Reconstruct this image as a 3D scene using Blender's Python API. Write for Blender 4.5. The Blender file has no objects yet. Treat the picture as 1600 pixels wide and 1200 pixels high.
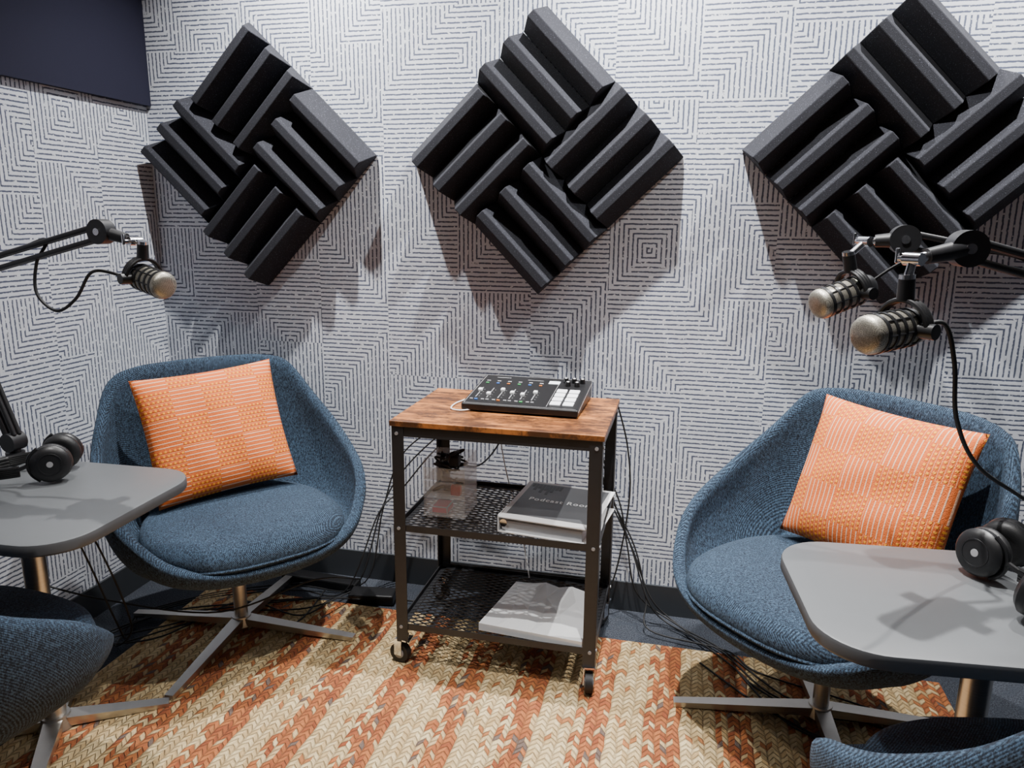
import bpy, bmesh, math, random
from mathutils import Vector, Matrix, Euler
random.seed(7)
SC=bpy.context.scene.collection

# ------------------------------------------------------------------ materials
class NT:
    def __init__(s,name):
        s.mat=bpy.data.materials.new(name); s.mat.use_nodes=True
        s.nt=s.mat.node_tree; s.nt.nodes.clear()
        s.out=s.nt.nodes.new('ShaderNodeOutputMaterial')
        s.b=s.nt.nodes.new('ShaderNodeBsdfPrincipled')
        s.nt.links.new(s.b.outputs[0],s.out.inputs[0])
    def n(s,t,**k):
        x=s.nt.nodes.new(t)
        for a,v in k.items(): setattr(x,a,v)
        return x
    def l(s,a,b): s.nt.links.new(a,b)
    def setin(s,sock,v):
        if hasattr(v,'is_output'): s.l(v,sock)
        else: sock.default_value=v
    def m(s,op,a,b=None,c=None,clamp=False):
        x=s.n('ShaderNodeMath',operation=op); x.use_clamp=clamp
        s.setin(x.inputs[0],a)
        if b is not None: s.setin(x.inputs[1],b)
        if c is not None: s.setin(x.inputs[2],c)
        return x.outputs[0]
    def coord(s,which='Object'):
        return s.n('ShaderNodeTexCoord').outputs[which]
    def xyz(s,v):
        x=s.n('ShaderNodeSeparateXYZ'); s.l(v,x.inputs[0]); return x.outputs
    def comb(s,x,y,z=0.0):
        c=s.n('ShaderNodeCombineXYZ'); s.setin(c.inputs[0],x);s.setin(c.inputs[1],y);s.setin(c.inputs[2],z); return c.outputs[0]
    def noise(s,v,scale,detail=2,rough=.5,dim='3D'):
        x=s.n('ShaderNodeTexNoise',noise_dimensions=dim); s.l(v,x.inputs['Vector'])
        x.inputs['Scale'].default_value=scale; x.inputs['Detail'].default_value=detail; x.inputs['Roughness'].default_value=rough
        return x.outputs['Fac']
    def white(s,v):
        x=s.n('ShaderNodeTexWhiteNoise',noise_dimensions='3D'); s.l(v,x.inputs['Vector']); return x.outputs
    def mapv(s,v,sc=(1,1,1),rot=(0,0,0),loc=(0,0,0)):
        x=s.n('ShaderNodeMapping'); s.l(v,x.inputs[0]); x.inputs['Scale'].default_value=sc; x.inputs['Rotation'].default_value=rot; x.inputs['Location'].default_value=loc
        return x.outputs[0]
    def step(s,v,lo,hi,a=0.0,b=1.0):
        x=s.n('ShaderNodeMapRange',interpolation_type='SMOOTHSTEP'); s.setin(x.inputs[0],v)
        x.inputs[1].default_value=lo;x.inputs[2].default_value=hi;x.inputs[3].default_value=a;x.inputs[4].default_value=b
        return x.outputs[0]
    def mix(s,f,a,b):
        x=s.n('ShaderNodeMix',data_type='RGBA'); s.setin(x.inputs[0],f)
        s.setin(x.inputs[6],a if hasattr(a,'is_output') else (*a,1)); s.setin(x.inputs[7],b if hasattr(b,'is_output') else (*b,1))
        return x.outputs[2]
    def bump(s,h,strength=.5,dist=.01):
        x=s.n('ShaderNodeBump'); s.l(h,x.inputs['Height']); x.inputs['Strength'].default_value=strength; x.inputs['Distance'].default_value=dist
        s.l(x.outputs[0],s.b.inputs['Normal'])
    def col(s,c): s.setin(s.b.inputs['Base Color'],c if hasattr(c,'is_output') else (*c,1))
    def p(s,**k):
        for a,v in k.items(): s.setin(s.b.inputs[a.replace('_',' ')],v)

def simple(name,c,rough=.5,metal=0,var=.12,scale=40,bump=0,bd=.002,**k):
    t=NT(name); v=t.coord(); n=t.noise(v,scale,3)
    t.col(t.mix(n,tuple(x*(1-var) for x in c),tuple(min(1,x*(1+var)) for x in c)))
    t.p(Roughness=rough,Metallic=metal)
    if bump: t.bump(t.noise(v,scale*4,2),bump,bd)
    for a,b in k.items(): t.p(**{a:b})
    return t.mat

def wallpaper(name,axis):
    t=NT(name); s=t.xyz(t.coord()); U=s[axis]; V=s[2]
    B=.250; AR=1.18; per=.0147
    su=t.m('DIVIDE',U,B); colf=t.m('FLOOR',su)
    r=t.white(t.comb(colf,3.3,1.7))
    sv=t.m('ADD',t.m('DIVIDE',V,B*AR),t.m('MULTIPLY',t.m('ROUND',t.m('MULTIPLY',r[0],3)),.3333)); row=t.m('FLOOR',sv)
    fu=t.m('SUBTRACT',t.m('FRACT',su),.5); fv=t.m('SUBTRACT',t.m('FRACT',sv),.5)
    w=t.white(t.comb(colf,row,5.1)); rc=t.xyz(w[1])
    def tri(q,a,b,lo): # three way choice : -lo / 0 / +lo
        return t.m('MULTIPLY',t.m('SUBTRACT',t.m('GREATER_THAN',q,b),t.m('LESS_THAN',q,a)),lo)
    cu=tri(rc[0],.45,.57,.5); cv=tri(rc[1],.44,.60,.5)
    du=t.m('ABSOLUTE',t.m('SUBTRACT',fu,cu)); dv=t.m('MULTIPLY',t.m('ABSOLUTE',t.m('SUBTRACT',fv,cv)),AR)
    d=t.m('MULTIPLY',t.m('MAXIMUM',du,dv),B)
    vv=t.comb(U,V,0.0)
    wob=t.m('MULTIPLY',t.m('SUBTRACT',t.noise(vv,35,3,.55),.5),.0039)
    ln=t.m('ABSOLUTE',t.m('SUBTRACT',t.m('FRACT',t.m('DIVIDE',t.m('ADD',d,wob),per)),.5))
    wid=t.m('ADD',t.m('MULTIPLY',t.noise(vv,120,2,.55),.24),.045)
    k=t.step(t.m('SUBTRACT',ln,wid),-.07,.07,1.0,0.0)
    gap=t.step(t.noise(vv,65,2,.6),.35,.42)
    k=t.m('MULTIPLY',k,gap)
    base=t.mix(t.noise(vv,5,3),(.57,.60,.66),(.66,.69,.75))
    t.col(t.mix(t.m('MULTIPLY',k,.92),base,(.022,.034,.085)))
    t.p(Roughness=.8); t.bump(t.m('ADD',t.m('MULTIPLY',k,-1.0),t.noise(vv,200,2)),.15,.001)
    return t.mat

def denim(name,dark,light):
    t=NT(name); v=t.coord()
    a=t.n('ShaderNodeTexWave',wave_type='BANDS',bands_direction='DIAGONAL'); t.l(v,a.inputs[0]); a.inputs['Scale'].default_value=120; a.inputs['Distortion'].default_value=5; a.inputs['Detail'].default_value=3;a.inputs['Detail Scale'].default_value=14; a.inputs['Detail Roughness'].default_value=.7
    n1=t.noise(t.mapv(v,(1,1,.45)),380,2,.7); n3=t.noise(t.mapv(v,(1,1,.6),rot=(.6,.4,.2)),200,2,.6); n2=t.noise(v,6,3)
    f=t.m('ADD',t.m('MULTIPLY',a.outputs['Fac'],.22),t.m('ADD',t.m('MULTIPLY',n1,.7),t.m('MULTIPLY',n3,.5)))
    f=t.step(f,.57,.92)
    c=t.mix(f,dark,light)
    t.col(t.mix(t.m('MULTIPLY',n2,.35),c,dark))
    t.p(Roughness=.95)
    t.bump(f,.8,.0028); return t.mat

def rug_mat():
    t=NT('braided_rug'); s=t.xyz(t.coord()); X=s[0];Y=s[1]
    wx=t.m('MULTIPLY',t.m('SUBTRACT',t.noise(t.comb(X,Y),9,2),.5),.022)
    wy=t.m('MULTIPLY',t.m('SUBTRACT',t.noise(t.comb(X,Y,4.0),30,2),.5),.016)
    x=t.m('ADD',X,wx)
    cw=.031; bx=t.m('DIVIDE',x,cw); ci=t.m('FLOOR',bx); fx=t.m('ABSOLUTE',t.m('SUBTRACT',t.m('FRACT',bx),.5))
    yy=t.m('ADD',t.m('ADD',Y,wy),t.m('MULTIPLY',fx,.036))
    ry=t.white(t.comb(ci,9.1,2.2))
    by=t.m('ADD',t.m('DIVIDE',yy,.0195),ry[0]); ri=t.m('FLOOR',by); fy=t.m('ABSOLUTE',t.m('SUBTRACT',t.m('FRACT',by),.5))
    half=t.m('GREATER_THAN',t.m('SUBTRACT',t.m('FRACT',bx),.5),0.0)
    w=t.white(t.comb(ci,ri,half)); wc=t.xyz(w[1])
    period=.186
    sx=t.m('ADD',t.m('MULTIPLY',t.m('ADD',ci,.5),cw),t.m('MULTIPLY',t.m('SUBTRACT',wc[0],.5),.020))
    ph=t.m('FRACT',t.m('DIVIDE',t.m('ADD',sx,10.03),period))
    red=t.m('LESS_THAN',ph,.44)
    fib=t.noise(t.mapv(t.comb(x,yy),(60,330,1)),1.0,3,.7)
    cream=t.mix(wc[1],(.60,.40,.18),(.91,.71,.39))
    cream=t.mix(t.m('GREATER_THAN',wc[2],.96),cream,(.48,.18,.06))
    r1=t.mix(wc[2],(.32,.075,.026),(.58,.19,.055))
    r2=t.mix(t.m('GREATER_THAN',wc[1],.84),r1,(.72,.50,.25))
    r3=t.mix(t.m('GREATER_THAN',wc[0],.96),r2,(.17,.12,.10))
    c=t.mix(red,cream,r3)
    c=t.mix(t.step(fib,.25,.60,.40,0.0),c,(.17,.09,.04))
    edge=t.m('MULTIPLY',t.step(fy,.30,.5,1.0,0.35),t.step(fx,.36,.5,1.0,.55))
    e2=t.m('SUBTRACT',1.0,edge)
    c=t.mix(t.m('MULTIPLY',e2,.65),c,(.12,.06,.025))
    t.col(c); t.p(Roughness=.95)
    t.bump(t.m('ADD',edge,t.m('MULTIPLY',fib,.6)),1.0,.009); return t.mat

def pillow_mat():
    t=NT('pillow_woven_fabric'); s=t.xyz(t.coord()); x=t.m('ADD',s[0],1.0); y=t.m('ADD',s[1],1.0)
    ch=t.m('MODULO',t.m('ADD',t.m('FLOOR',t.m('DIVIDE',x,.088)),t.m('FLOOR',t.m('DIVIDE',y,.088))),2.0)
    ch=t.m('GREATER_THAN',ch,.5)
    P=.0126
    fy=t.m('ABSOLUTE',t.m('SUBTRACT',t.m('FRACT',t.m('DIVIDE',y,P)),.5))
    st=t.step(fy,.08,.15,1.0,0.0)
    row=t.m('FLOOR',t.m('DIVIDE',y,P))
    fx=t.m('ABSOLUTE',t.m('SUBTRACT',t.m('FRACT',t.m('ADD',t.m('DIVIDE',x,.0125),t.m('MULTIPLY',row,.5))),.5))
    dot=t.m('MULTIPLY',t.step(fx,.2,.28,1.0,0.0),t.step(fy,.2,.3,1.0,0.0))
    n=t.noise(t.coord(),300,2,.7)
    base=t.mix(n,(.70,.118,.016),(.84,.190,.032))
    a=t.mix(t.m('MULTIPLY',st,.85),base,(.95,.62,.40))
    ln=t.step(fy,.43,.48,0.0,.6)
    b=t.mix(ln,t.mix(dot,t.mix(.25,base,(.5,.06,.01)),(1.0,.38,.03)),(.95,.54,.30))
    t.col(t.mix(ch,a,b)); t.p(Roughness=.9)
    t.bump(t.m('ADD',t.m('MAXIMUM',t.m('MULTIPLY',st,.5),t.m('MULTIPLY',dot,ch)),n),.7,.003); return t.mat

def wood_mat():
    t=NT('rustic_wood'); v=t.coord()
    g=t.noise(t.mapv(v,(3,38,10)),1.0,6,.65); k=t.noise(t.mapv(v,(6,13,4),loc=(3,1,0)),1.3,7,.75)
    c=t.mix(t.step(g,.3,.7),(.15,.048,.013),(.52,.19,.048))
    c=t.mix(t.step(k,.42,.58,0,.9),c,(.04,.016,.008))
    t.col(c); t.p(Roughness=.4); t.bump(g,.15,.002); return t.mat

def foam_mat():
    t=NT('acoustic_foam'); v=t.coord(); n=t.noise(v,420,2,.6)
    sp=t.step(t.noise(v,330,1,.5),.64,.72)
    c=t.mix(n,(.005,.006,.010),(.015,.016,.025)); t.col(t.mix(t.m('MULTIPLY',sp,.5),c,(.13,.14,.19)))
    t.p(Roughness=.9); t.bump(n,.6,.0015); return t.mat

def brushed():
    t=NT('brushed_metal'); v=t.coord(); n=t.noise(t.mapv(v,(8,8,300)),1,3)
    t.col(t.mix(n,(.50,.48,.45),(.66,.63,.59))); t.p(Metallic=1.0,Roughness=t.m('ADD',t.m('MULTIPLY',n,.15),.26)); return t.mat

def carpet_mat():
    t=NT('navy_carpet'); v=t.coord(); n=t.noise(v,260,3,.7); k=t.noise(v,26,3)
    c=t.mix(t.step(n,.4,.65),(.010,.013,.021),(.07,.080,.100)); c=t.mix(t.step(k,.5,.62,0,.5),c,(.025,.032,.045))
    t.col(c); t.p(Roughness=1.0); t.bump(n,.7,.003); return t.mat

def grille_mat():
    t=NT('microphone_grille'); s=t.coord(); v=t.n('ShaderNodeTexVoronoi'); t.l(s,v.inputs['Vector']); v.inputs['Scale'].default_value=700; v.inputs['Randomness'].default_value=.35
    f=t.step(v.outputs['Distance'],.25,.55); t.col(t.mix(f,(.05,.047,.042),(.48,.45,.38))); t.p(Metallic=.75,Roughness=.38); t.bump(f,.3,.0004); return t.mat

def clear_mat():
    t=NT('clear_acrylic'); n=t.noise(t.coord(),4,1)
    t.col((.93,.95,.96)); t.p(Roughness=t.m('MULTIPLY',n,.12),IOR=1.3,Alpha=.20)
    return t.mat

def emis(name,c,st):
    t=NT(name); t.col(c); t.b.inputs['Emission Color'].default_value=(*c,1); t.b.inputs['Emission Strength'].default_value=st; return t.mat

M=dict(
 wpB=wallpaper('wallpaper_back',0), wpL=wallpaper('wallpaper_left',1),
 denim=denim('denim_tweed',(.004,.009,.020),(.100,.180,.290)),
 rug=rug_mat(),pil=pillow_mat(),wood=wood_mat(),foam=foam_mat(),brush=brushed(),carpet=carpet_mat(),grille=grille_mat(),clear=clear_mat(),
 black=simple('black_powder_coat',(.012,.012,.014),.45,0,.2,60),
 steel=simple('dark_steel',(.026,.026,.029),.42,.3,.15,50),
 plastic=simple('black_plastic',(.009,.009,.010),.38,0,.2,80),
 leather=simple('black_leatherette',(.012,.012,.013),.5,0,.2,120,.3,.001),
 rubber=simple('black_rubber',(.008,.008,.009),.6,0,.2,60),
 table=simple('grey_laminate',(.108,.114,.120),.42,0,.04,30),
 tedge=simple('grey_edge_band',(.07,.072,.077),.5,0,.05,30),
 chrome=simple('chrome',(.7,.7,.72),.15,1,.03,10),
 base=simple('baseboard_vinyl',(.032,.036,.042),.5,0,.1,10),
 navy=simple('navy_panel_fabric',(.0040,.0045,.022),.9,0,.15,200,.3,.001),
 white=simple('white_plastic',(.82,.82,.82),.45,0,.04,20),
 paper=simple('white_paint',(.55,.55,.56),.85,0,.02,12),
 dwall=simple('dark_wall_paint',(.08,.09,.11),.85,0,.03,12),
 cover=simple('binder_cover',(.13,.135,.142),.3,0,.1,20),
 coverlt=simple('binder_graphic',(.03,.032,.035),.4,0,.1,20),
 red=simple('red_plastic',(.55,.02,.04),.4),
 grey=simple('grey_plastic',(.3,.3,.31),.5),
 letter=emis('white_lettering_glow',(.9,.9,.9),.12),  # printed title, with faint emission added to make it read brighter
 pad=emis('lit_pad',(.85,.87,.9),.3), screen=emis('lit_screen',(.8,.85,.9),.5),
 green=emis('green_led',(.05,.35,.1),.25), blue=emis('blue_led',(.05,.15,.45),.25), orange=emis('orange_led',(.5,.15,.03),.25),
 lamp=emis('lamp_diffuser',(1,.98,.95),6),
)

# ------------------------------------------------------------------ geometry helpers
def obj(name,bm,mats,parent=None,smooth=False,loc=None,rot=None):
    me=bpy.data.meshes.new(name); bmesh.ops.recalc_face_normals(bm,faces=bm.faces); bm.to_mesh(me); bm.free()
    if not isinstance(mats,(list,tuple)): mats=[mats]
    for m in mats: me.materials.append(m)
    if smooth:
        for p in me.polygons: p.use_smooth=True
    o=bpy.data.objects.new(name,me); SC.objects.link(o)
    if loc is not None: o.location=loc
    if rot is not None: o.rotation_euler=rot
    if parent: o.parent=parent
    return o
def empty(name,loc=(0,0,0),rz=0,rot=None):
    e=bpy.data.objects.new(name,None); e.empty_display_size=.05; e.location=loc; e.rotation_euler=rot if rot else (0,0,rz); SC.objects.link(e); return e
def smooth_by_angle(o,a=40):
    for p in o.data.polygons: p.use_smooth=True
    try: o.data.set_sharp_from_angle(angle=math.radians(a))
    except Exception: pass
    return o
def a_box(bm,c,s,mat=0,R=None,bev=0):
    r=bmesh.ops.create_cube(bm,size=1.0); vs=r['verts']
    T=Matrix.Translation(Vector(c))@(R.to_4x4() if R else Matrix.Identity(4))@Matrix.Diagonal((*s,1))
    bmesh.ops.transform(bm,matrix=T,verts=vs)
    fs=set(f for v in vs for f in v.link_faces)
    if bev:
        es=list(set(e for v in vs for e in v.link_edges))
        g=bmesh.ops.bevel(bm,geom=es,offset=bev,segments=2,affect='EDGES',profile=.5)
        fs=set(g['faces'])|set(f for f in fs if f.is_valid)
    for f in fs:
        if f.is_valid: f.material_index=mat
def frame(d):
    d=Vector(d).normalized(); h=Vector((0,0,1)) if abs(d.z)<.95 else Vector((1,0,0))
    x=d.cross(h).normalized(); y=d.cross(x).normalized(); return x,y,d
def a_cyl(bm,p0,p1,r0,r1=None,n=24,mat=0,cap=True):
    r1=r0 if r1 is None else r1; p0=Vector(p0);p1=Vector(p1); x,y,d=frame(p1-p0)
    A=[bm.verts.new(p0+(x*math.cos(a)+y*math.sin(a))*r0) for a in [2*math.pi*i/n for i in range(n)]]
    B=[bm.verts.new(p1+(x*math.cos(a)+y*math.sin(a))*r1) for a in [2*math.pi*i/n for i in range(n)]]
    for i in range(n):
        f=bm.faces.new((A[i],A[(i+1)%n],B[(i+1)%n],B[i])); f.material_index=mat
    if cap:
        f=bm.faces.new(A); f.material_index=mat; f=bm.faces.new(B[::-1]); f.material_index=mat
def a_lathe(bm,prof,o,d,n=32,mats=None):
    o=Vector(o); x,y,d=frame(d); rings=[]
    for t,r in prof:
        rings.append([bm.verts.new(o+d*t+(x*math.cos(2*math.pi*i/n)+y*math.sin(2*math.pi*i/n))*max(r,1e-5)) for i in range(n)])
    for k in range(len(rings)-1):
        for i in range(n):
            f=bm.faces.new((rings[k][i],rings[k][(i+1)%n],rings[k+1][(i+1)%n],rings[k+1][i])); f.material_index=mats[k] if mats else 0
    for R in (rings[0],rings[-1][::-1]):
        f=bm.faces.new(R); f.material_index=mats[0 if R is rings[0] else -1] if mats else 0
def catmull(P,k=8,closed=False):
    P=[Vector(p) for p in P]; n=len(P); out=[]
    rng=range(n if closed else n-1)
    for i in rng:
        if closed: a,b,c,d=P[(i-1)%n],P[i],P[(i+1)%n],P[(i+2)%n]
        else: a,b,c,d=P[max(i-1,0)],P[i],P[i+1],P[min(i+2,n-1)]
        for j in range(k):
            t=j/k; out.append(.5*((2*b)+(c-a)*t+(2*a-5*b+4*c-d)*t*t+(3*b-3*c+d-a)*t**3))
    if not closed: out.append(P[-1])
    return out
def a_sweep(bm,pts,r,n=8,mat=0,k=8,closed=False,smooth=True):
    P=catmull(pts,k,closed) if smooth else [Vector(p) for p in pts]
    m=len(P); rings=[]; prev=None
    for i in range(m):
        if closed: d=P[(i+1)%m]-P[i-1]
        else: d=P[min(i+1,m-1)]-P[max(i-1,0)]
        if d.length<1e-8: d=Vector((0,0,1))
        d.normalize()
        if prev is None: x,_,_=frame(d)
        else:
            x=prev-d*prev.dot(d)
            if x.length<1e-6: x,_,_=frame(d)
            x.normalize()
        prev=x; y=d.cross(x)
        rings.append([bm.verts.new(P[i]+(x*math.cos(2*math.pi*j/n)+y*math.sin(2*math.pi*j/n))*r) for j in range(n)])
    for i in range(m if closed else m-1):
        A=rings[i];B=rings[(i+1)%m]
        for j in range(n):
            f=bm.faces.new((A[j],A[(j+1)%n],B[(j+1)%n],B[j])); f.material_index=mat
    if not closed:
        for R in (rings[0][::-1],rings[-1]):
            f=bm.faces.new(R); f.material_index=mat
def rrect(w,h,r,n=10):
    out=[]
    for cx,cy,a0 in((w/2-r,h/2-r,0),(-w/2+r,h/2-r,90),(-w/2+r,-h/2+r,180),(w/2-r,-h/2+r,270)):
        for i in range(n+1):
            a=math.radians(a0+90*i/n); out.append((cx+r*math.cos(a),cy+r*math.sin(a)))
    return out

# ------------------------------------------------------------------ room
XL,XR,YF,ZC=-1.886,1.62,-3.3,2.62
def slab(name,a,b,mat):
    bm=bmesh.new(); c=[(a[i]+b[i])/2 for i in range(3)]; s=[abs(b[i]-a[i]) for i in range(3)]; a_box(bm,c,s); return obj(name,bm,mat)
slab('floor',(XL-.1,YF-.1,-.1),(XR+.1,.1,0),M['carpet'])
slab('wall_back',(XL-.1,0,0),(XR+.1,.1,ZC),M['wpB'])
slab('wall_left',(XL-.1,YF,0),(XL,0,ZC),M['wpL'])
slab('wall_right',(XR,YF,0),(XR+.1,0,ZC),M['dwall'])
slab('wall_front',(XL-.1,YF-.1,0),(XR+.1,YF,ZC),M['dwall'])
slab('ceiling',(XL-.1,YF-.1,ZC),(XR+.1,.1,ZC+.1),M['paper'])
slab('baseboard_back',(XL+.008,-.008,0),(XR,0,.106),M['base'])
slab('baseboard_left',(XL,YF,0),(XL+.008,0,.106),M['base'])
slab('trim_navy_wall_panel',(XL,YF,1.695),(XL+.02,-.001,ZC),M['navy'])

# ------------------------------------------------------------------ rug
bm=bmesh.new(); a_box(bm,(0,0,0),(2.40,2.5,.014),bev=.004)
obj('striped_rug',bm,M['rug'],loc=(-.42,-1.47,.0075))

# ------------------------------------------------------------------ acoustic panels
def foam_panel(cx,cz,flip,ry):
    e=empty('acoustic_foam_panel',(cx,-.001,cz),rot=(0,ry,0))
    s=.305; w=s/3; H=.088; h0=.014
    bm=bmesh.new(); q=math.sqrt(.5)
    U=Vector((q,0,-q)); V=Vector((q,0,q))
    out=Vector((0,-1,0))
    for nm,bu,bv in (('t',-.5,.5),('b',.5,-.5),('l',-.5,-.5),('r',.5,.5)):
        c=(U*bu+V*bv)*s
        back=nm in('t','b')
        if flip: back=not back
        L,A=(U,V) if back else (V,U)
        for i in range(3):
            o=c+A*(-s/2+i*w)
            prof=[(0.0008,0),(0.0008,h0),(w*.5-.013,H),(w*.5+.013,H),(w-.0008,h0),(w-.0008,0)]
            a=[bm.verts.new(o-L*s/2+A*p+out*h) for p,h in prof]; b=[bm.verts.new(o+L*s/2+A*p+out*h) for p,h in prof]
            n=len(prof)
            for j in range(n): bm.faces.new((a[j],a[(j+1)%n],b[(j+1)%n],b[j]))
            bm.faces.new(a[::-1]); bm.faces.new(b)
    o=obj('foam_wedges',bm,M['foam'],e)
    b=o.modifiers.new('b','BEVEL'); b.width=.0025; b.segments=2
foam_panel(-1.453,1.515,True,-.015); foam_panel(-.467,1.515,False,.018); foam_panel(.560,1.518,False,.020)

# ------------------------------------------------------------------ armchair
RIM=[(.372,0,.378),(.350,.175,.388),(.285,.295,.435),(.165,.372,.540),(.0,.378,.640),(-.125,.340,.742),(-.205,.285,.842),(-.245,.20,.868),(-.265,.10,.872)]
RIMF=RIM+[(-.27,0,.873)]+[(a,-b,c) for a,b,c in RIM[:0:-1]]
def armchair(x,y,ang,basang):
    e=empty('swivel_armchair',(x,y,0),ang)
    rim=catmull(RIMF,6,True); n=len(rim); K=14
    bm=bmesh.new(); cols=[]
    for R in rim:
        th=math.atan2(R.y,R.x-.03); od=Vector((math.cos(th),math.sin(th),0))
        Bp=Vector((.03,0,.300))+od*.16
        dist=(Vector((R.x,R.y,0))-Vector((Bp.x,Bp.y,0))).length
        c1=R+Vector((0,0,-(R.z-.30)*.62))+od*(.018 if R.z>.5 else .0); c2=Bp+od*dist*.62
        cols.append([bm.verts.new(((1-t)**3)*R+3*t*(1-t)**2*c1+3*t*t*(1-t)*c2+t**3*Bp) for t in [i/K for i in range(K+1)]])
    for i in range(n):
        A=cols[i];B=cols[(i+1)%n]
        for k in range(K): bm.faces.new((A[k],B[k],B[k+1],A[k+1]))
    cc=bm.verts.new((.03,0,.294))
    for i in range(n): bm.faces.new((cols[i][K],cols[(i+1)%n][K],cc))
    o=obj('shell',bm,M['denim'],e,True)
    m=o.modifiers.new('s','SOLIDIFY'); m.thickness=.034; m.offset=-1
    m=o.modifiers.new('ss','SUBSURF'); m.levels=1; m.render_levels=1
    bm=bmesh.new(); N=64; rings=[]
    def outl(a,s):
        c,si=math.cos(a),math.sin(a); ex=2/2.7
        X=.08+.288*s*math.copysign(abs(c)**ex,c); Yw=.286*s*math.copysign(abs(si)**ex,si)
        if X<.05: Yw*=1-.18*((.05-X)/.26)
        return X,Yw
    prof=[(.0,.470),(.3,.470),(.6,.466),(.8,.458),(.92,.446),(.98,.430),(1.0,.408),(.99,.385),(.95,.370),(.85,.362),(.0,.36)]
    for s,z in prof:
        if s==0: rings.append(bm.verts.new((.08,0,z))); continue
        rings.append([bm.verts.new((*outl(2*math.pi*i/N,s),z)) for i in range(N)])
    for k in range(len(rings)-1):
        A,B=rings[k],rings[k+1]
        for i in range(N):
            j=(i+1)%N
            if not isinstance(A,list): bm.faces.new((A,B[i],B[j]))
            elif not isinstance(B,list): bm.faces.new((A[i],A[j],B))
            else: bm.faces.new((A[i],A[j],B[j],B[i]))
    obj('seat_cushion',bm,M['denim'],e,True)
    bm=bmesh.new(); a_sweep(bm,[(*outl(2*math.pi*i/40,1.0),.392) for i in range(40)],.004,6,0,2,True); obj('cushion_piping',bm,M['denim'],e,True)
    bm=bmesh.new()
    a_cyl(bm,(0,0,.04),(0,0,.30),.021); a_cyl(bm,(0,0,.03),(0,0,.062),.036,.030)
    a_cyl(bm,(0,0,.275),(0,0,.30),.07,.09)
    for i in range(4):
        a=basang-ang+i*math.pi/2; d=Vector((math.cos(a),math.sin(a),0)); p=Vector((-d.y,d.x,0))
        v=[]
        for t,wd,z0,z1 in((.02,.020,.034,.058),(.385,.013,.016,.030)):
            for sx,z in((-1,z0),(1,z0),(1,z1),(-1,z1)): v.append(bm.verts.new(d*t+p*sx*wd+Vector((0,0,z))))
        for q in((0,1,2,3),(4,5,6,7),(0,1,5,4),(1,2,6,5),(2,3,7,6),(3,0,4,7)): bm.faces.new([v[k] for k in q])
        a_cyl(bm,d*.37+Vector((0,0,.0145)),d*.37+Vector((0,0,.024)),.012)
    smooth_by_angle(obj('star_base',bm,M['brush'],e))
    return e
armchair(-1.35,-.45,math.radians(-39),math.radians(3))
armchair(.41,-.48,math.radians(-135),math.radians(5))
armchair(-1.50,-1.41,math.radians(84),math.radians(45))
armchair(.63,-1.375,math.radians(102),math.radians(45))

# ------------------------------------------------------------------ pillows
def pillow(bot,top,side,roll,horiz):
    bot=Vector(bot);top=Vector(top); Yv=(top-bot).normalized(); Xv=Vector(side); Xv=(Xv-Yv*Xv.dot(Yv)).normalized(); Zv=Xv.cross(Yv)
    R=Matrix((Xv,Yv,Zv)).transposed()@Matrix.Rotation(roll,3,'Z')
    hx,hy=.215,.198
    if not horiz: R=R@Matrix.Rotation(math.pi/2,3,'Z'); hx,hy=hy,hx
    e=empty('throw_pillow',(bot+top)/2,rot=R.to_euler())
    n=30; bm=bmesh.new(); T=.062; g={}
    for sgn in(1,-1):
        for i in range(n+1):
            for j in range(n+1):
                a=-1+2*i/n;b=-1+2*j/n
                if sgn<0 and (i in(0,n) or j in(0,n)): g[sgn,i,j]=g[1,i,j]; continue
                h=T*(max(0,(1-abs(a)**2.6))*max(0,(1-abs(b)**2.6)))**.55
                px=a*(1-.05*(1-b*b)*abs(a)**3); py=b*(1-.05*(1-a*a)*abs(b)**3)
                wr=.003*math.sin(9*a+4*b)*(1-a*a)*(1-b*b)
                g[sgn,i,j]=bm.verts.new((px*hx,py*hy,sgn*(h+wr)))
    for sgn in(1,-1):
        for i in range(n):
            for j in range(n):
                f=(g[sgn,i,j],g[sgn,i+1,j],g[sgn,i+1,j+1],g[sgn,i,j+1]); bm.faces.new(f if sgn>0 else f[::-1])
    obj('cover',bm,M['pil'],e,True)
def chairpt(x,y,ang,F,S,z): c,s=math.cos(ang),math.sin(ang); return (x+F*c-S*s,y+F*s+S*c,z)
A=math.radians(-39); pillow(chairpt(-1.35,-.45,A,-.0,.0,.488),chairpt(-1.35,-.45,A,-.14,-.02,.845),(-math.sin(A),math.cos(A),0),math.radians(0),True)
A=math.radians(-135); pillow(chairpt(.41,-.48,A,-.02,.025,.488),chairpt(.41,-.48,A,-.155,.025,.848),(-math.sin(A),math.cos(A),0),math.radians(-1),False)

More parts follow.
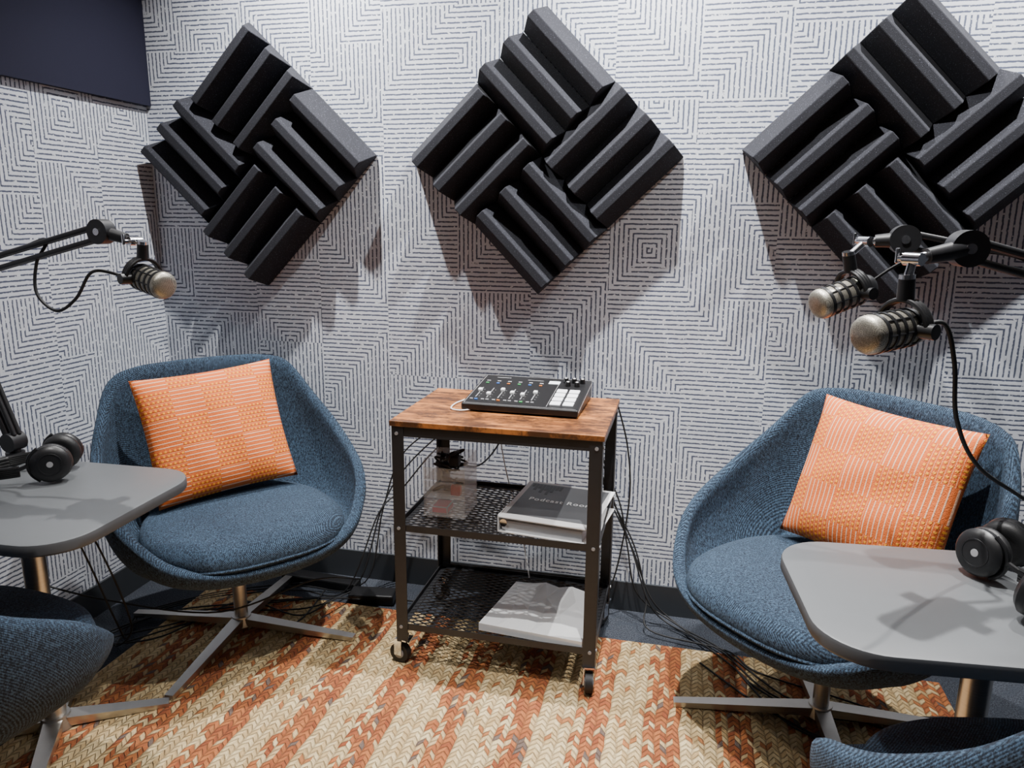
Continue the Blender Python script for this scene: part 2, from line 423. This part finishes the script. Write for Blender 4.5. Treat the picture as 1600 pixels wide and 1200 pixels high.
# ------------------------------------------------------------------ tables
def table(x,y,w,d,ang,bang,px,py):
    e=empty('side_table',(x,y,0),ang); bm=bmesh.new(); rows=[]
    for z,ins in((.672,.012),(.674,.002),(.678,0),(.694,0),(.6985,.0015),(.70,.005)):
        rows.append([bm.verts.new((u*(1-2*ins/w),v*(1-2*ins/d),z)) for u,v in rrect(w,d,.10)])
    n=len(rows[0])
    for k in range(len(rows)-1):
        for i in range(n):
            f=bm.faces.new((rows[k][i],rows[k][(i+1)%n],rows[k+1][(i+1)%n],rows[k+1][i])); f.material_index=1 if k<4 else 0
    bm.faces.new(rows[-1]); bm.faces.new(rows[0][::-1]).material_index=1
    smooth_by_angle(obj('tabletop',bm,[M['table'],M['tedge']],e),30)
    bm=bmesh.new()
    c,s=math.cos(-ang),math.sin(-ang); px,py=px-x,py-y; px,py=px*c-py*s,px*s+py*c
    a_cyl(bm,(px,py,.02),(px,py,.672),.0265); a_box(bm,(px,py,.667),(.18,.18,.01)); a_cyl(bm,(px,py,.016),(px,py,.05),.045,.034)
    for i in range(4):
        a=bang-ang+i*math.pi/2; D=Vector((math.cos(a),math.sin(a),0)); p=Vector((-D.y,D.x,0)); v=[]; O=Vector((px,py,0))
        for t,wd,z0,z1 in((.03,.022,.020,.045),(.27,.015,.015,.026)):
            for sx,z in((-1,z0),(1,z0),(1,z1),(-1,z1)): v.append(bm.verts.new(O+D*t+p*sx*wd+Vector((0,0,z))))
        for q in((0,1,2,3),(4,5,6,7),(0,1,5,4),(1,2,6,5),(2,3,7,6),(3,0,4,7)): bm.faces.new([v[k] for k in q])
    smooth_by_angle(obj('pedestal',bm,M['brush'],e))
table(-1.475,-1.09,.66,.47,math.radians(2),math.radians(33),-1.545,-.995)
table(.54,-1.085,.66,.41,math.radians(5),math.radians(40),.575,-.965)

# ------------------------------------------------------------------ cart
cx,cy,cw,cd,ch=-.789,-.523,.60,.425,.772
e=empty('utility_cart',(cx+cw/2,cy+cd/2,0))
hx,hy=cw/2,cd/2
bm=bmesh.new(); a_box(bm,(0,0,ch-.008),(cw,cd,.016),bev=.002); obj('wood_top',bm,M['wood'],e)
bm=bmesh.new()
lt=.003; lw=.034
for sx in(-1,1):
    for sy in(-1,1):
        X=sx*(hx-.006);Y=sy*(hy-.006)
        a_box(bm,(X-sx*lw/2,Y,(.09+ch-.016)/2),(lw,lt,ch-.016-.09)); a_box(bm,(X,Y-sy*lw/2,(.09+ch-.016)/2),(lt,lw,ch-.016-.09))
        a_box(bm,(X-sx*.018,Y-sy*.018,.091),(.036,.036,.004))
def rail(z,h):
    for s in(-1,1):
        a_box(bm,(0,s*(hy-.009),z-h/2),(cw-.016,.003,h)); a_box(bm,(s*(hx-.009),0,z-h/2),(.003,cd-.016,h))
rail(ch-.016,.030); rail(.462,.020); rail(.150,.020)
for z in(.448,.136):
    for s in(-1,1):
        a_box(bm,(0,s*(hy-.018),z),(cw-.02,.018,.003)); a_box(bm,(s*(hx-.018),0,z),(.018,cd-.02,.003))
obj('frame',bm,M['steel'],e)
def meshgrid(z):
    bm=bmesh.new(); W=cw-.03;D=cd-.03; sl=.5; p=.040
    for s in(-1,1):
        k=-W/2-D/(2*sl)-p
        while k<W/2+D/(2*sl)+p:
            lo,hi=-D/2,D/2
            for xx in(-W/2,W/2):
                yy=(xx-k)*sl*s
                if (xx==-W/2)==(s>0): lo=max(lo,yy)
                else: hi=min(hi,yy)
            if hi-lo>.004:
                a=Vector((k+lo/(sl*s),lo,z+s*.0008));b=Vector((k+hi/(sl*s),hi,z+s*.0008)); d=(b-a); R=Matrix.Rotation(math.atan2(d.y,d.x),3,'Z')
                a_box(bm,(a+b)/2,(d.length,.0036,.0022),0,R)
            k+=p
    obj('mesh_shelf',bm,M['steel'],e)
meshgrid(.449); meshgrid(.137)
bm=bmesh.new()
for sx in(-1,1):
    for sy in(-1,1):
        X=sx*(hx-.022);Y=sy*(hy-.022)
        a=random.uniform(-.5,.5)+ (math.pi/2 if sx>0 else 0); D=Vector((math.cos(a),math.sin(a),0)); Pp=Vector((-D.y,D.x,0)); O=Vector((X,Y,0))
        Wc=O-D*.014+Vector((0,0,.0315))
        a_cyl(bm,Wc-Pp*.011,Wc+Pp*.011,.0305,mat=1,n=28); a_cyl(bm,Wc-Pp*.0125,Wc+Pp*.0125,.016,mat=2)
        a_cyl(bm,O+Vector((0,0,.074)),O+Vector((0,0,.092)),.014)
        for s in(-1,1):
            R=Matrix.Rotation(a,3,'Z'); a_box(bm,Wc+Pp*s*.016+Vector((0,0,.022)),(.024,.0025,.052),0,R)
        a_box(bm,O+Vector((0,0,.079))-D*.004,(.038,.035,.004),0,Matrix.Rotation(a,3,'Z'))
o=obj('casters',bm,[M['chrome'],M['rubber'],M['grey']],e); smooth_by_angle(o); o.location.z=0.014
bm=bmesh.new()
for sx in(-1,1):
    for z in(.735,.452,.14): a_cyl(bm,(sx*(hx-.02),-hy+.006,z),(sx*(hx-.02),-hy+.002,z),.005,n=12)
    for sy in(-1,1):
        for z in(.735,.452,.14): a_cyl(bm,(sx*(hx-.006),sy*(hy-.02),z),(sx*(hx-.002),sy*(hy-.02),z),.005,n=12)
obj('bolts',bm,M['grey'],e)

# ------------------------------------------------------------------ mixer
e=empty('audio_mixer',(-.452,-.238,ch+.001),math.radians(-1))
W,D=.345,.268; hf,hb=.024,.056
sl=math.atan((hb-hf)/D)
bm=bmesh.new(); v=[bm.verts.new(p) for p in((-W/2,-D/2,.004),(W/2,-D/2,.004),(W/2,D/2,.004),(-W/2,D/2,.004),(-W/2,-D/2,hf),(W/2,-D/2,hf),(W/2,D/2,hb),(-W/2,D/2,hb))]
for q in((0,3,2,1),(4,5,6,7),(0,1,5,4),(1,2,6,5),(2,3,7,6),(3,0,4,7)): bm.faces.new([v[k] for k in q])
o=obj('body',bm,M['plastic'],e); b=o.modifiers.new('b','BEVEL'); b.width=.004; b.segments=3
bm=bmesh.new()
for sx in(-1,1):
    for sy in(-1,1): a_cyl(bm,(sx*(W/2-.03),sy*(D/2-.03),0),(sx*(W/2-.03),sy*(D/2-.03),.006),.01)
obj('feet',bm,M['rubber'],e)
RT=Matrix.Rotation(sl,3,'X')
def tz(y): return hf+(y+D/2)*(hb-hf)/D
def top_box(bm,x,y,sx,sy,h,mat=0,bev=0): a_box(bm,Vector((x,y,tz(y)))+RT@Vector((0,0,h/2)),(sx,sy,h),mat,RT,bev)
bm=bmesh.new()
for r in range(4):
    for c in range(2): top_box(bm,.100+c*.038,-.095+r*.035,.031,.027,.005,0,.002)
obj('pads',bm,M['pad'],e)
bm=bmesh.new()
top_box(bm,.062,.088,.034,.026,.0012,1)
for i in range(6):
    x=-.145+i*.034
    top_box(bm,x,-.035,.0025,.085,.0008,2)
    for q in(-.07,-.05,-.03,-.01): top_box(bm,x+.009,q,.004,.0012,.0006,2)
    top_box(bm,x,-.035+[.01,-.02,.02,0,-.01,.015][i],.012,.016,.009,0,.002)
    top_box(bm,x-.007,-.098,.009,.006,.003,2); top_box(bm,x+.007,-.098,.009,.006,.003,[4,2,5,2,3,2][i])
    top_box(bm,x,.052,.009,.006,.002,[3,4,5,3,4,5][i]); top_box(bm,x,.068,.011,.007,.003,2)
top_box(bm,-.105,.108,.045,.004,.0006,2)
top_box(bm,0.0,.098,.05,.003,.0006,2)
top_box(bm,0,.128,.33,.0012,.0005,2); top_box(bm,0,-.128,.33,.0012,.0005,2); top_box(bm,-.166,0,.0012,.256,.0005,2); top_box(bm,.078,-.02,.0012,.2,.0005,2)
obj('controls',bm,[M['white'],M['screen'],M['grey'],M['green'],M['blue'],M['orange']],e)
bm=bmesh.new()
for x,y in((.096,.100),(.122,.100),(.148,.100),(.108,.068),(.136,.068)):
    p=Vector((x,y,tz(y))); u=RT@Vector((0,0,1)); a_cyl(bm,p,p+u*.014,.0085,.0078,n=20); a_cyl(bm,p+u*.014,p+u*.0145,.004,mat=1,n=12)
smooth_by_angle(obj('knobs',bm,[M['plastic'],M['white']],e))
bm=bmesh.new()
for s in(-1,1):
    a_box(bm,(s*(W/2-.0005),0,(hf+hb)/2-.009),(.002,D-.01,.004),0,Matrix.Rotation(sl,3,'X'))
obj('edge_trim',bm,M['grey'],e)

# ------------------------------------------------------------------ binder
zb=.4515
e=empty('ring_binder',(-.335,-.345,zb),math.radians(-7))
bm=bmesh.new(); a_box(bm,(0,0,.0015),(.275,.285,.003),0); a_box(bm,(0,0,.0505),(.275,.285,.003),0,Matrix.Rotation(math.radians(2.2),3,'X')); a_box(bm,(-.1365,0,.026),(.003,.285,.049),0)
a_box(bm,(-.01,0,.018),(.235,.268,.030),1)
obj('covers',bm,[M['white'],M['paper']],e)
ci=empty('cover_sheet',(0,0,.0525),rot=(math.radians(2.2),0,0)); ci.parent=e
bm=bmesh.new(); a_box(bm,(0,.008,.0004),(.244,.240,.0008),0)
hts=[.02,.045,.03,.06,.04,.07,.05,.03,.03]
for i in range(9): a_box(bm,(-.112+.011*i,.120-hts[i]/2,.001),(.009,hts[i],.0005),1)
obj('cover_insert',bm,[M['cover'],M['coverlt']],ci)
def text(body,size,loc,rot,mat,parent,name,sp=1.0,off=0.0):
    cu=bpy.data.curves.new(name,'FONT'); cu.body=body; cu.size=size; cu.align_x='CENTER'; cu.align_y='CENTER'; cu.extrude=.0003; cu.space_character=sp; cu.offset=off
    t=bpy.data.objects.new(name+'_c',cu); SC.objects.link(t); bpy.context.view_layer.update()
    me=bpy.data.meshes.new_from_object(t.evaluated_get(bpy.context.evaluated_depsgraph_get())); bpy.data.objects.remove(t)
    me.materials.clear(); me.materials.append(mat); o=bpy.data.objects.new(name,me); SC.objects.link(o); o.location=loc; o.rotation_euler=rot; o.parent=parent; return o
text('Podcast Room',.029,(.004,.004,.0020),(0,0,0),M['letter'],ci,'title_lettering',1.15,.0002)
bm=bmesh.new(); a_cyl(bm,(-.139,-.11,.03),(-.1375,-.11,.03),.011); a_cyl(bm,(-.12,-.1435,.03),(-.12,-.1425,.03),.011); obj('finger_ring',bm,M['chrome'],e)

# ------------------------------------------------------------------ acrylic organizer
e=empty('acrylic_organizer',(-.668,-.345,zb))
bm=bmesh.new(); w,d,h=.125,.13,.175; t_=.003
for z in(.0015,.058,.115): a_box(bm,(0,0,z),(w,d,t_))
a_box(bm,(-w/2,0,h/2),(t_,d,h)); a_box(bm,(w/2,0,h/2),(t_,d,h)); a_box(bm,(0,d/2,h/2),(w,t_,h))
a_box(bm,(0,-d/2,.029),(w,t_,.05)); a_box(bm,(0,-d/2,.086),(w,t_,.05)); a_box(bm,(0,-d/2,.135),(w,t_,.036))
obj('clear_walls',bm,M['clear'],e)
bm=bmesh.new()
for i in range(5):
    pts=[(random.uniform(-.045,.045),random.uniform(-.045,.045),.125+random.uniform(0,.07)) for _ in range(7)]; a_sweep(bm,pts,.0035,6)
for i in range(2):
    pts=[(random.uniform(-.045,.045),random.uniform(-.045,.045),.066+random.uniform(0,.03)) for _ in range(6)]; a_sweep(bm,pts,.003,6)
a_box(bm,(.02,-.02,.165),(.03,.03,.03),bev=.004)
obj('coiled_cables',bm,M['rubber'],e,True)
bm=bmesh.new(); a_box(bm,(.028,-.035,.078),(.03,.02,.03),0,bev=.003); a_box(bm,(-.02,-.02,.015),(.05,.06,.022),1,bev=.003); obj('small_items',bm,[M['red'],M['grey']],e)

# ------------------------------------------------------------------ white bag on lower shelf
e=empty('folded_white_bag',(-.375,-.355,.1395),math.radians(-5))
bm=bmesh.new(); nx,ny=6,3; g={}
for i in range(nx+1):
    for j in range(ny+1):
        a=i/nx;b=j/ny; x=(a-.5)*(.31-.05*b)+(.015 if j%2 else 0)*(0 if i in(0,nx) else 1);y=(b-.5)*.28
        hgt=.028+(.010 if (i+j)%2 else 0)
        if i in(0,nx) or j==0: hgt=.024
        g[i,j]=(bm.verts.new((x,y,hgt)),bm.verts.new((x,y,.001)))
for i in range(nx):
    for j in range(ny):
        a,b,c,d=[g[p][0] for p in((i,j),(i+1,j),(i+1,j+1),(i,j+1))]
        if (i+j)%2: bm.faces.new([a,b,c]);bm.faces.new([a,c,d])
        else: bm.faces.new([a,b,d]);bm.faces.new([b,c,d])
        bm.faces.new([g[i,j][1],g[i,j+1][1],g[i+1,j+1][1],g[i+1,j][1]])
for i in range(nx):
    for j in(0,ny): bm.faces.new([g[i,j][0],g[i,j][1],g[i+1,j][1],g[i+1,j][0]])
for j in range(ny):
    for i in(0,nx): bm.faces.new([g[i,j][0],g[i,j+1][0],g[i,j+1][1],g[i,j][1]])
obj('bag_body',bm,M['white'],e)

# ------------------------------------------------------------------ microphones & boom arms
def microphone(c,d,knuckle):
    c=Vector(c); d=Vector(d).normalized(); e=empty('podcast_microphone',c)
    bm=bmesh.new(); G=1;K=0
    prof=[(-.078,.012),(-.076,.022),(-.066,.027),(-.042,.029)]; mats=[K,K,K]
    t=-.042
    for i in range(4):
        prof+=[(t,.0310),(t+.006,.0310),(t+.006,.0290),(t+.0185,.0290)]; mats+=[K,K,K,G]; t+=.019
    prof+=[(t,.0315),(t+.007,.0315)]; mats+=[K,K]
    t+=.007
    prof.append((t,.0305)); mats.append(K)
    for a in range(0,91,15):
        r=math.radians(a); prof.append((t+.003+.016*math.sin(r),.0305*math.cos(r)**.5 if a<90 else 0)); mats.append(G)
    a_lathe(bm,prof,(0,0,0),d,36,mats)
    x,y,_=frame(d)
    for i in range(8):
        a=2*math.pi*i/8; q=(x*math.cos(a)+y*math.sin(a))*.0294; a_cyl(bm,d*-.04+q,d*.036+q,.0017,n=6)
    smooth_by_angle(obj('capsule_body',bm,[M['plastic'],M['grille']],e),35)
    s=d.cross(Vector((0,0,1))).normalized(); up=s.cross(d).normalized()
    bm=bmesh.new(); o=-d*.035
    pts=[o+s*(.042*math.cos(a))+up*(.044*math.sin(a)) for a in [math.radians(x) for x in range(-8,189,14)]]
    for off in(-.006,0,.006): a_sweep(bm,[p+d*off for p in pts],.0042,8,0,3)
    for q in(-1,1): a_cyl(bm,o+s*q*.028,o+s*q*.053,.012)
    topp=o+up*.046; kn=Vector(knuckle)-c
    a_cyl(bm,topp-up*.002,topp+up*.03,.013,.012)
    smooth_by_angle(obj('yoke',bm,M['plastic'],e))
    bm=bmesh.new(); a_cyl(bm,topp+up*.028,kn,.0065); a_cyl(bm,topp+up*.029,topp+up*.037,.0115)
    a_cyl(bm,kn-s*.014,kn+s*.014,.010); a_cyl(bm,kn+s*.014,kn+s*.024,.0045); a_box(bm,kn+s*.027+up*.004,(.006,.006,.024),bev=.002)
    smooth_by_angle(obj('swivel_mount',bm,M['chrome'],e))
    return e
def boom(base,elbow,tip,knuckle,cable,cr=.0038):
    base=Vector(base);elbow=Vector(elbow);tip=Vector(tip);kn=Vector(knuckle); e=empty('microphone_boom_arm',base)
    bm=bmesh.new(); B=base
    def seg(a,b):
        d=(b-a).normalized(); s=d.cross(Vector((0,0,1)));s.z=0; s.normalize(); up=s.cross(d).normalized()
        for q in(-1,1):
            for r in(-1,1): a_cyl(bm,a+up*q*.014+s*r*.007-B,b+up*q*.014+s*r*.007-B,.006,n=10)
        return s
    s=seg(base+Vector((0,0,.07)),elbow); 
    a_cyl(bm,elbow-s*.016-B,elbow+s*.016-B,.026); 
    s=seg(elbow,tip); a_cyl(bm,tip-s*.015-B,tip+s*.015-B,.028,n=32); a_cyl(bm,tip-s*.017-B,tip+s*.017-B,.008,mat=1)
    k2=kn+(tip-kn)*.25; a_cyl(bm,tip-B,k2-B,.016,.012); 
    a_cyl(bm,base-B,base+Vector((0,0,.06))-B,.013); a_cyl(bm,base+Vector((0,0,.055))-s*.020-B,base+Vector((0,0,.055))+s*.020-B,.024); a_cyl(bm,base+Vector((0,0,.002))-B,base+Vector((0,0,.028))-B,.022)
    a_box(bm,(0,0,.006),(.06,.07,.010),bev=.002)
    smooth_by_angle(obj('arm',bm,[M['black'],M['chrome']],e))
    bm=bmesh.new(); a_cyl(bm,k2-B,kn-B,.008); smooth_by_angle(obj('ball_joint',bm,M['chrome'],e))
    bm=bmesh.new(); a_sweep(bm,[Vector(p)-B for p in cable],cr,7); obj('microphone_cable',bm,M['rubber'],e,True)
    return e
microphone((-1.178,-.935,1.178),(.87,-.33,-.16),(-1.228,-.915,1.265))
boom((-1.655,-.905,.70),(-1.80,-.90,1.165),(-1.306,-.925,1.285),(-1.228,-.915,1.265),
 [(-1.248,-.905,1.17),(-1.31,-.90,1.19),(-1.36,-.91,1.19),(-1.40,-.92,1.13),(-1.45,-.93,1.10),(-1.50,-.93,1.14),(-1.50,-.92,1.21),(-1.47,-.915,1.265),(-1.6,-.91,1.225),(-1.78,-.90,1.17),(-1.77,-.88,1.0),(-1.70,-.88,.85)])
microphone((.302,-1.160,1.160),(-.74,-.66,-.07),(.331,-1.135,1.268))
boom((.79,-1.02,.70),(1.02,-1.02,1.12),(.413,-1.100,1.284),(.331,-1.135,1.268),
 [(.36,-1.105,1.16),(.40,-1.09,1.165),(.425,-1.08,1.10),(.45,-1.05,1.0),(.52,-.98,.9),(.66,-.87,.8),(.80,-.82,.68),(.87,-.83,.4),(.88,-.85,.03),(.80,-.70,.02)])
microphone((.295,-.790,1.176),(-.80,-.50,-.28),(.335,-.775,1.285))
boom((.80,-.925,.70),(1.05,-.82,1.16),(.402,-.786,1.290),(.335,-.775,1.285),
 [(.34,-.76,1.19),(.42,-.76,1.25),(.52,-.78,1.27),(.63,-.80,1.24),(.66,-.79,1.1),(.72,-.78,.98),(.85,-.78,.7),(.93,-.78,.3),(.90,-.70,.02)],.003)

# ------------------------------------------------------------------ headphones
def headphones(x,y,z,ang,open_=.075):
    e=empty('headphones',(x,y,z),ang); bm=bmesh.new(); bp=bmesh.new()
    for s in(-1,1):
        c=Vector((s*open_,0,.047)); n=Vector((s,-.15,.12)).normalized()
        a_lathe(bm,[(-.004,.040),(.0,.043),(.010,.043),(.018,.036),(.020,.025),(.0205,.0)],c,n,32)
        a_lathe(bp,[(-.024,.022),(-.026,.030),(-.022,.040),(-.012,.045),(-.003,.043)],c,n,32)
        a_lathe(bm,[(.0202,.007),(.0210,.0068),(.0212,0)],c,n,24,[1,1])
        a_lathe(bm,[(.0195,.026),(.0208,.0255),(.0208,.023),(.0195,.0225)],c,n,24)
        pts=[c+Vector((s*.008,.046*math.cos(a),.046*math.sin(a))) for a in [math.radians(k) for k in(-60,-30,0,30,60)]]
        a_sweep(bm,pts,.004,8)
        a_sweep(bm,[c+Vector((s*.008,.046,0)),c+Vector((s*.006,.075,-.012))],.005,8,0,3)
    R=open_+.006
    pts=[Vector((R*math.cos(a),.065+.115*math.sin(a),.034-.012*math.sin(a))) for a in [math.radians(k) for k in range(0,181,15)]]
    for dz in(-.009,-.0045,0,.0045,.009): a_sweep(bm,[p+Vector((0,0,dz)) for p in pts],.0045,6,0,3)
    for dz in(-.008,0,.008): a_sweep(bp,[Vector((p.x*.92,.065+(p.y-.065)*.93,p.z+dz)) for p in pts[2:-2]],.006,6,0,3)
    smooth_by_angle(obj('cups_and_band',bm,[M['plastic'],M['grey']],e)); obj('pads',bp,M['leather'],e,True)
headphones(-1.47,-.96,.701,math.radians(120),.055)
headphones(-1.60,-1.09,.701,math.radians(150),.07)
headphones(.570,-.965,.701,math.radians(-135),.045)
headphones(.60,-1.19,.701,math.radians(-60),.055)

# ------------------------------------------------------------------ cables
O0=Vector((-.5,-.2,0))
rr=random.uniform
def cables(L,O):
    O=Vector(O); e=empty('audio_cables',O); bm=bmesh.new()
    for pts,r in L: a_sweep(bm,[Vector(p)-O for p in pts],r,7,0,8)
    obj('black_cables',bm,M['rubber'],e,True); return e
L=[]
for i in range(3):
    j=i*.02
    L.append(([(-.55+j*2,-.085,.80-j),(-.66,-.06-j*.5,.72-j),(-.82,-.05,.62-j*2),(-.95,-.045,.50-j*3),(-1.02,-.05-j,.30),(-1.08-j,-.09-j*2,.03),(-1.3,-.12-j*2,.014+.006*i),(-1.55,-.25-j,.014),(-1.72,-.42-j,.014)],.0028))
for i in range(5):
    L.append(([(-1.0-.05*i,-.18+rr(-.04,.04),.022),(-1.2,-.2-.05*i+rr(-.03,.03),.022),(-1.45,-.28+rr(-.06,.06)-.03*i,.02),(-1.6+rr(-.06,.06),-.42-.05*i,.022),(-1.72,-.55-.04*i,.022),(-1.80,-.75,.02)],.0028))
L.append(([(-1.80,-.80,.30),(-1.6,-.72,.22),(-1.3,-.62,.17),(-1.1,-.42,.20),(-1.05,-.2,.1)],.0028))
for k in range(2):
    L.append(([(-1.60+.05*k,-.90,.66),(-1.58+.06*k,-.82,.45),(-1.58+.05*k,-.72,.15),(-1.66,-.6-.05*k,.022),(-1.74,-.45,.02)],.0028))
cables(L,(-1.3,-.4,0))
L=[]
for i in range(4):
    q=lambda s=.03: rr(-s,s)
    L.append(([(-.42+i*.025,-.085,.80),(-.36+q(),-.06,.70),(-.27+q(),-.045,.58),(-.20+q(),-.05,.42),(-.14+q(.02),-.06,.26),(-.09+q(.03),-.08+q(.02),.10),(-.02+q(.05),-.13+q(.04),.024),(.13+q(.06),-.26+q(.08),.020),(.30+q(.05),-.36+q(.08),.020),(.45+q(.05),-.42+q(.1),.020),(.75,-.45+q(.1),.014)],.0028))
for k in range(2):
    L.append(([(.10+.1*k,-.30,.020),(.25+.06*k,-.46-.05*k,.020),(.42,-.58,.020),(.6+.1*k,-.66,.02),(.8,-.66,.014)],.003))
L.append(([(-.2,-.1,.77),(-.16,-.06,.6),(-.15,-.05,.4),(-.2,-.06,.1),(-.3,-.1,.012),(-.6,-.12,.012),(-.9,-.15,.012)],.0028))
L.append(([(-.5,-.085,.79),(-.58,-.07,.6),(-.62,-.2,.55),(-.66,-.33,.60)],.0028))
cables(L,(-.2,-.1,0))
e=empty('usb_cable',O0)
bm=bmesh.new()
a_sweep(bm,[Vector(p)-O0 for p in((-.60,-.365,.777),(-.63,-.378,.776),(-.66,-.36,.776),(-.665,-.30,.776),(-.65,-.24,.776),(-.64,-.16,.776),(-.62,-.095,.775),(-.60,-.08,.72),(-.56,-.08,.5),(-.5,-.1,.3),(-.45,-.2,.18))],.0022,7)
obj('white_cord',bm,M['white'],e,True)
e=empty('power_strip',(-1.17,-.11,0)); bm=bmesh.new(); a_box(bm,(.15,-.05,.02),(.16,.07,.035),0,Matrix.Rotation(.15,3,'Z'),.006); a_box(bm,(-.08,.01,.02),(.30,.055,.035),0,Matrix.Rotation(-.05,3,'Z'),.006)
obj('strip_body',bm,M['plastic'],e)

# ------------------------------------------------------------------ lights
def lamp(x,y,p,tgt=None,size=.07,spread=150):
    e=empty('ceiling_spotlight',(x,y,ZC)); bm=bmesh.new(); a_cyl(bm,(0,0,0),(0,0,-.012),.075); a_cyl(bm,(0,0,-.012),(0,0,-.014),.055,mat=1)
    obj('housing',bm,[M['white'],M['lamp']],e)
    L=bpy.data.lights.new('bulb','AREA'); L.shape='DISK'; L.size=size; L.energy=p; L.color=(1.0,.985,.965); L.spread=math.radians(spread)
    o=bpy.data.objects.new('bulb',L); SC.objects.link(o); o.parent=e; o.location=(0,0,-.02)
    if tgt:
        d=Vector(tgt)-Vector((x,y,ZC-.02)); o.rotation_euler=d.to_track_quat('-Z','Y').to_euler()
for x,p in((-1.15,25),(-.15,29),(.85,22)): lamp(x,-.36,p,(x,-.07,.5),.03,105)
lamp(-.02,-1.10,22,(.15,-1.35,0),.035,90); lamp(-1.0,-1.5,9,(-1.1,-1.6,0),.06,95); lamp(.3,-2.5,4,None,.08,120)
w=bpy.data.worlds.new('world'); bpy.context.scene.world=w; w.use_nodes=True
w.node_tree.nodes['Background'].inputs[0].default_value=(.8,.87,1,1); w.node_tree.nodes['Background'].inputs[1].default_value=.3

# ------------------------------------------------------------------ camera
cam=bpy.data.cameras.new('camera'); co=bpy.data.objects.new('camera',cam); SC.objects.link(co)
cam.sensor_width=36; cam.lens=26.246; cam.clip_start=.02
pi_,ya,ro=.2176,-.2298,.0095
w_=Vector((math.sin(ya)*math.cos(pi_),math.cos(ya)*math.cos(pi_),-math.sin(pi_))); r_=Vector((math.cos(ya),-math.sin(ya),0)); u_=r_.cross(w_)
r2=r_*math.cos(ro)+u_*math.sin(ro); u2=-r_*math.sin(ro)+u_*math.cos(ro)
Mx=Matrix((r2,u2,-w_)).transposed().to_4x4(); Mx.translation=(0,-2.396,1.322); co.matrix_world=Mx
bpy.context.scene.camera=co
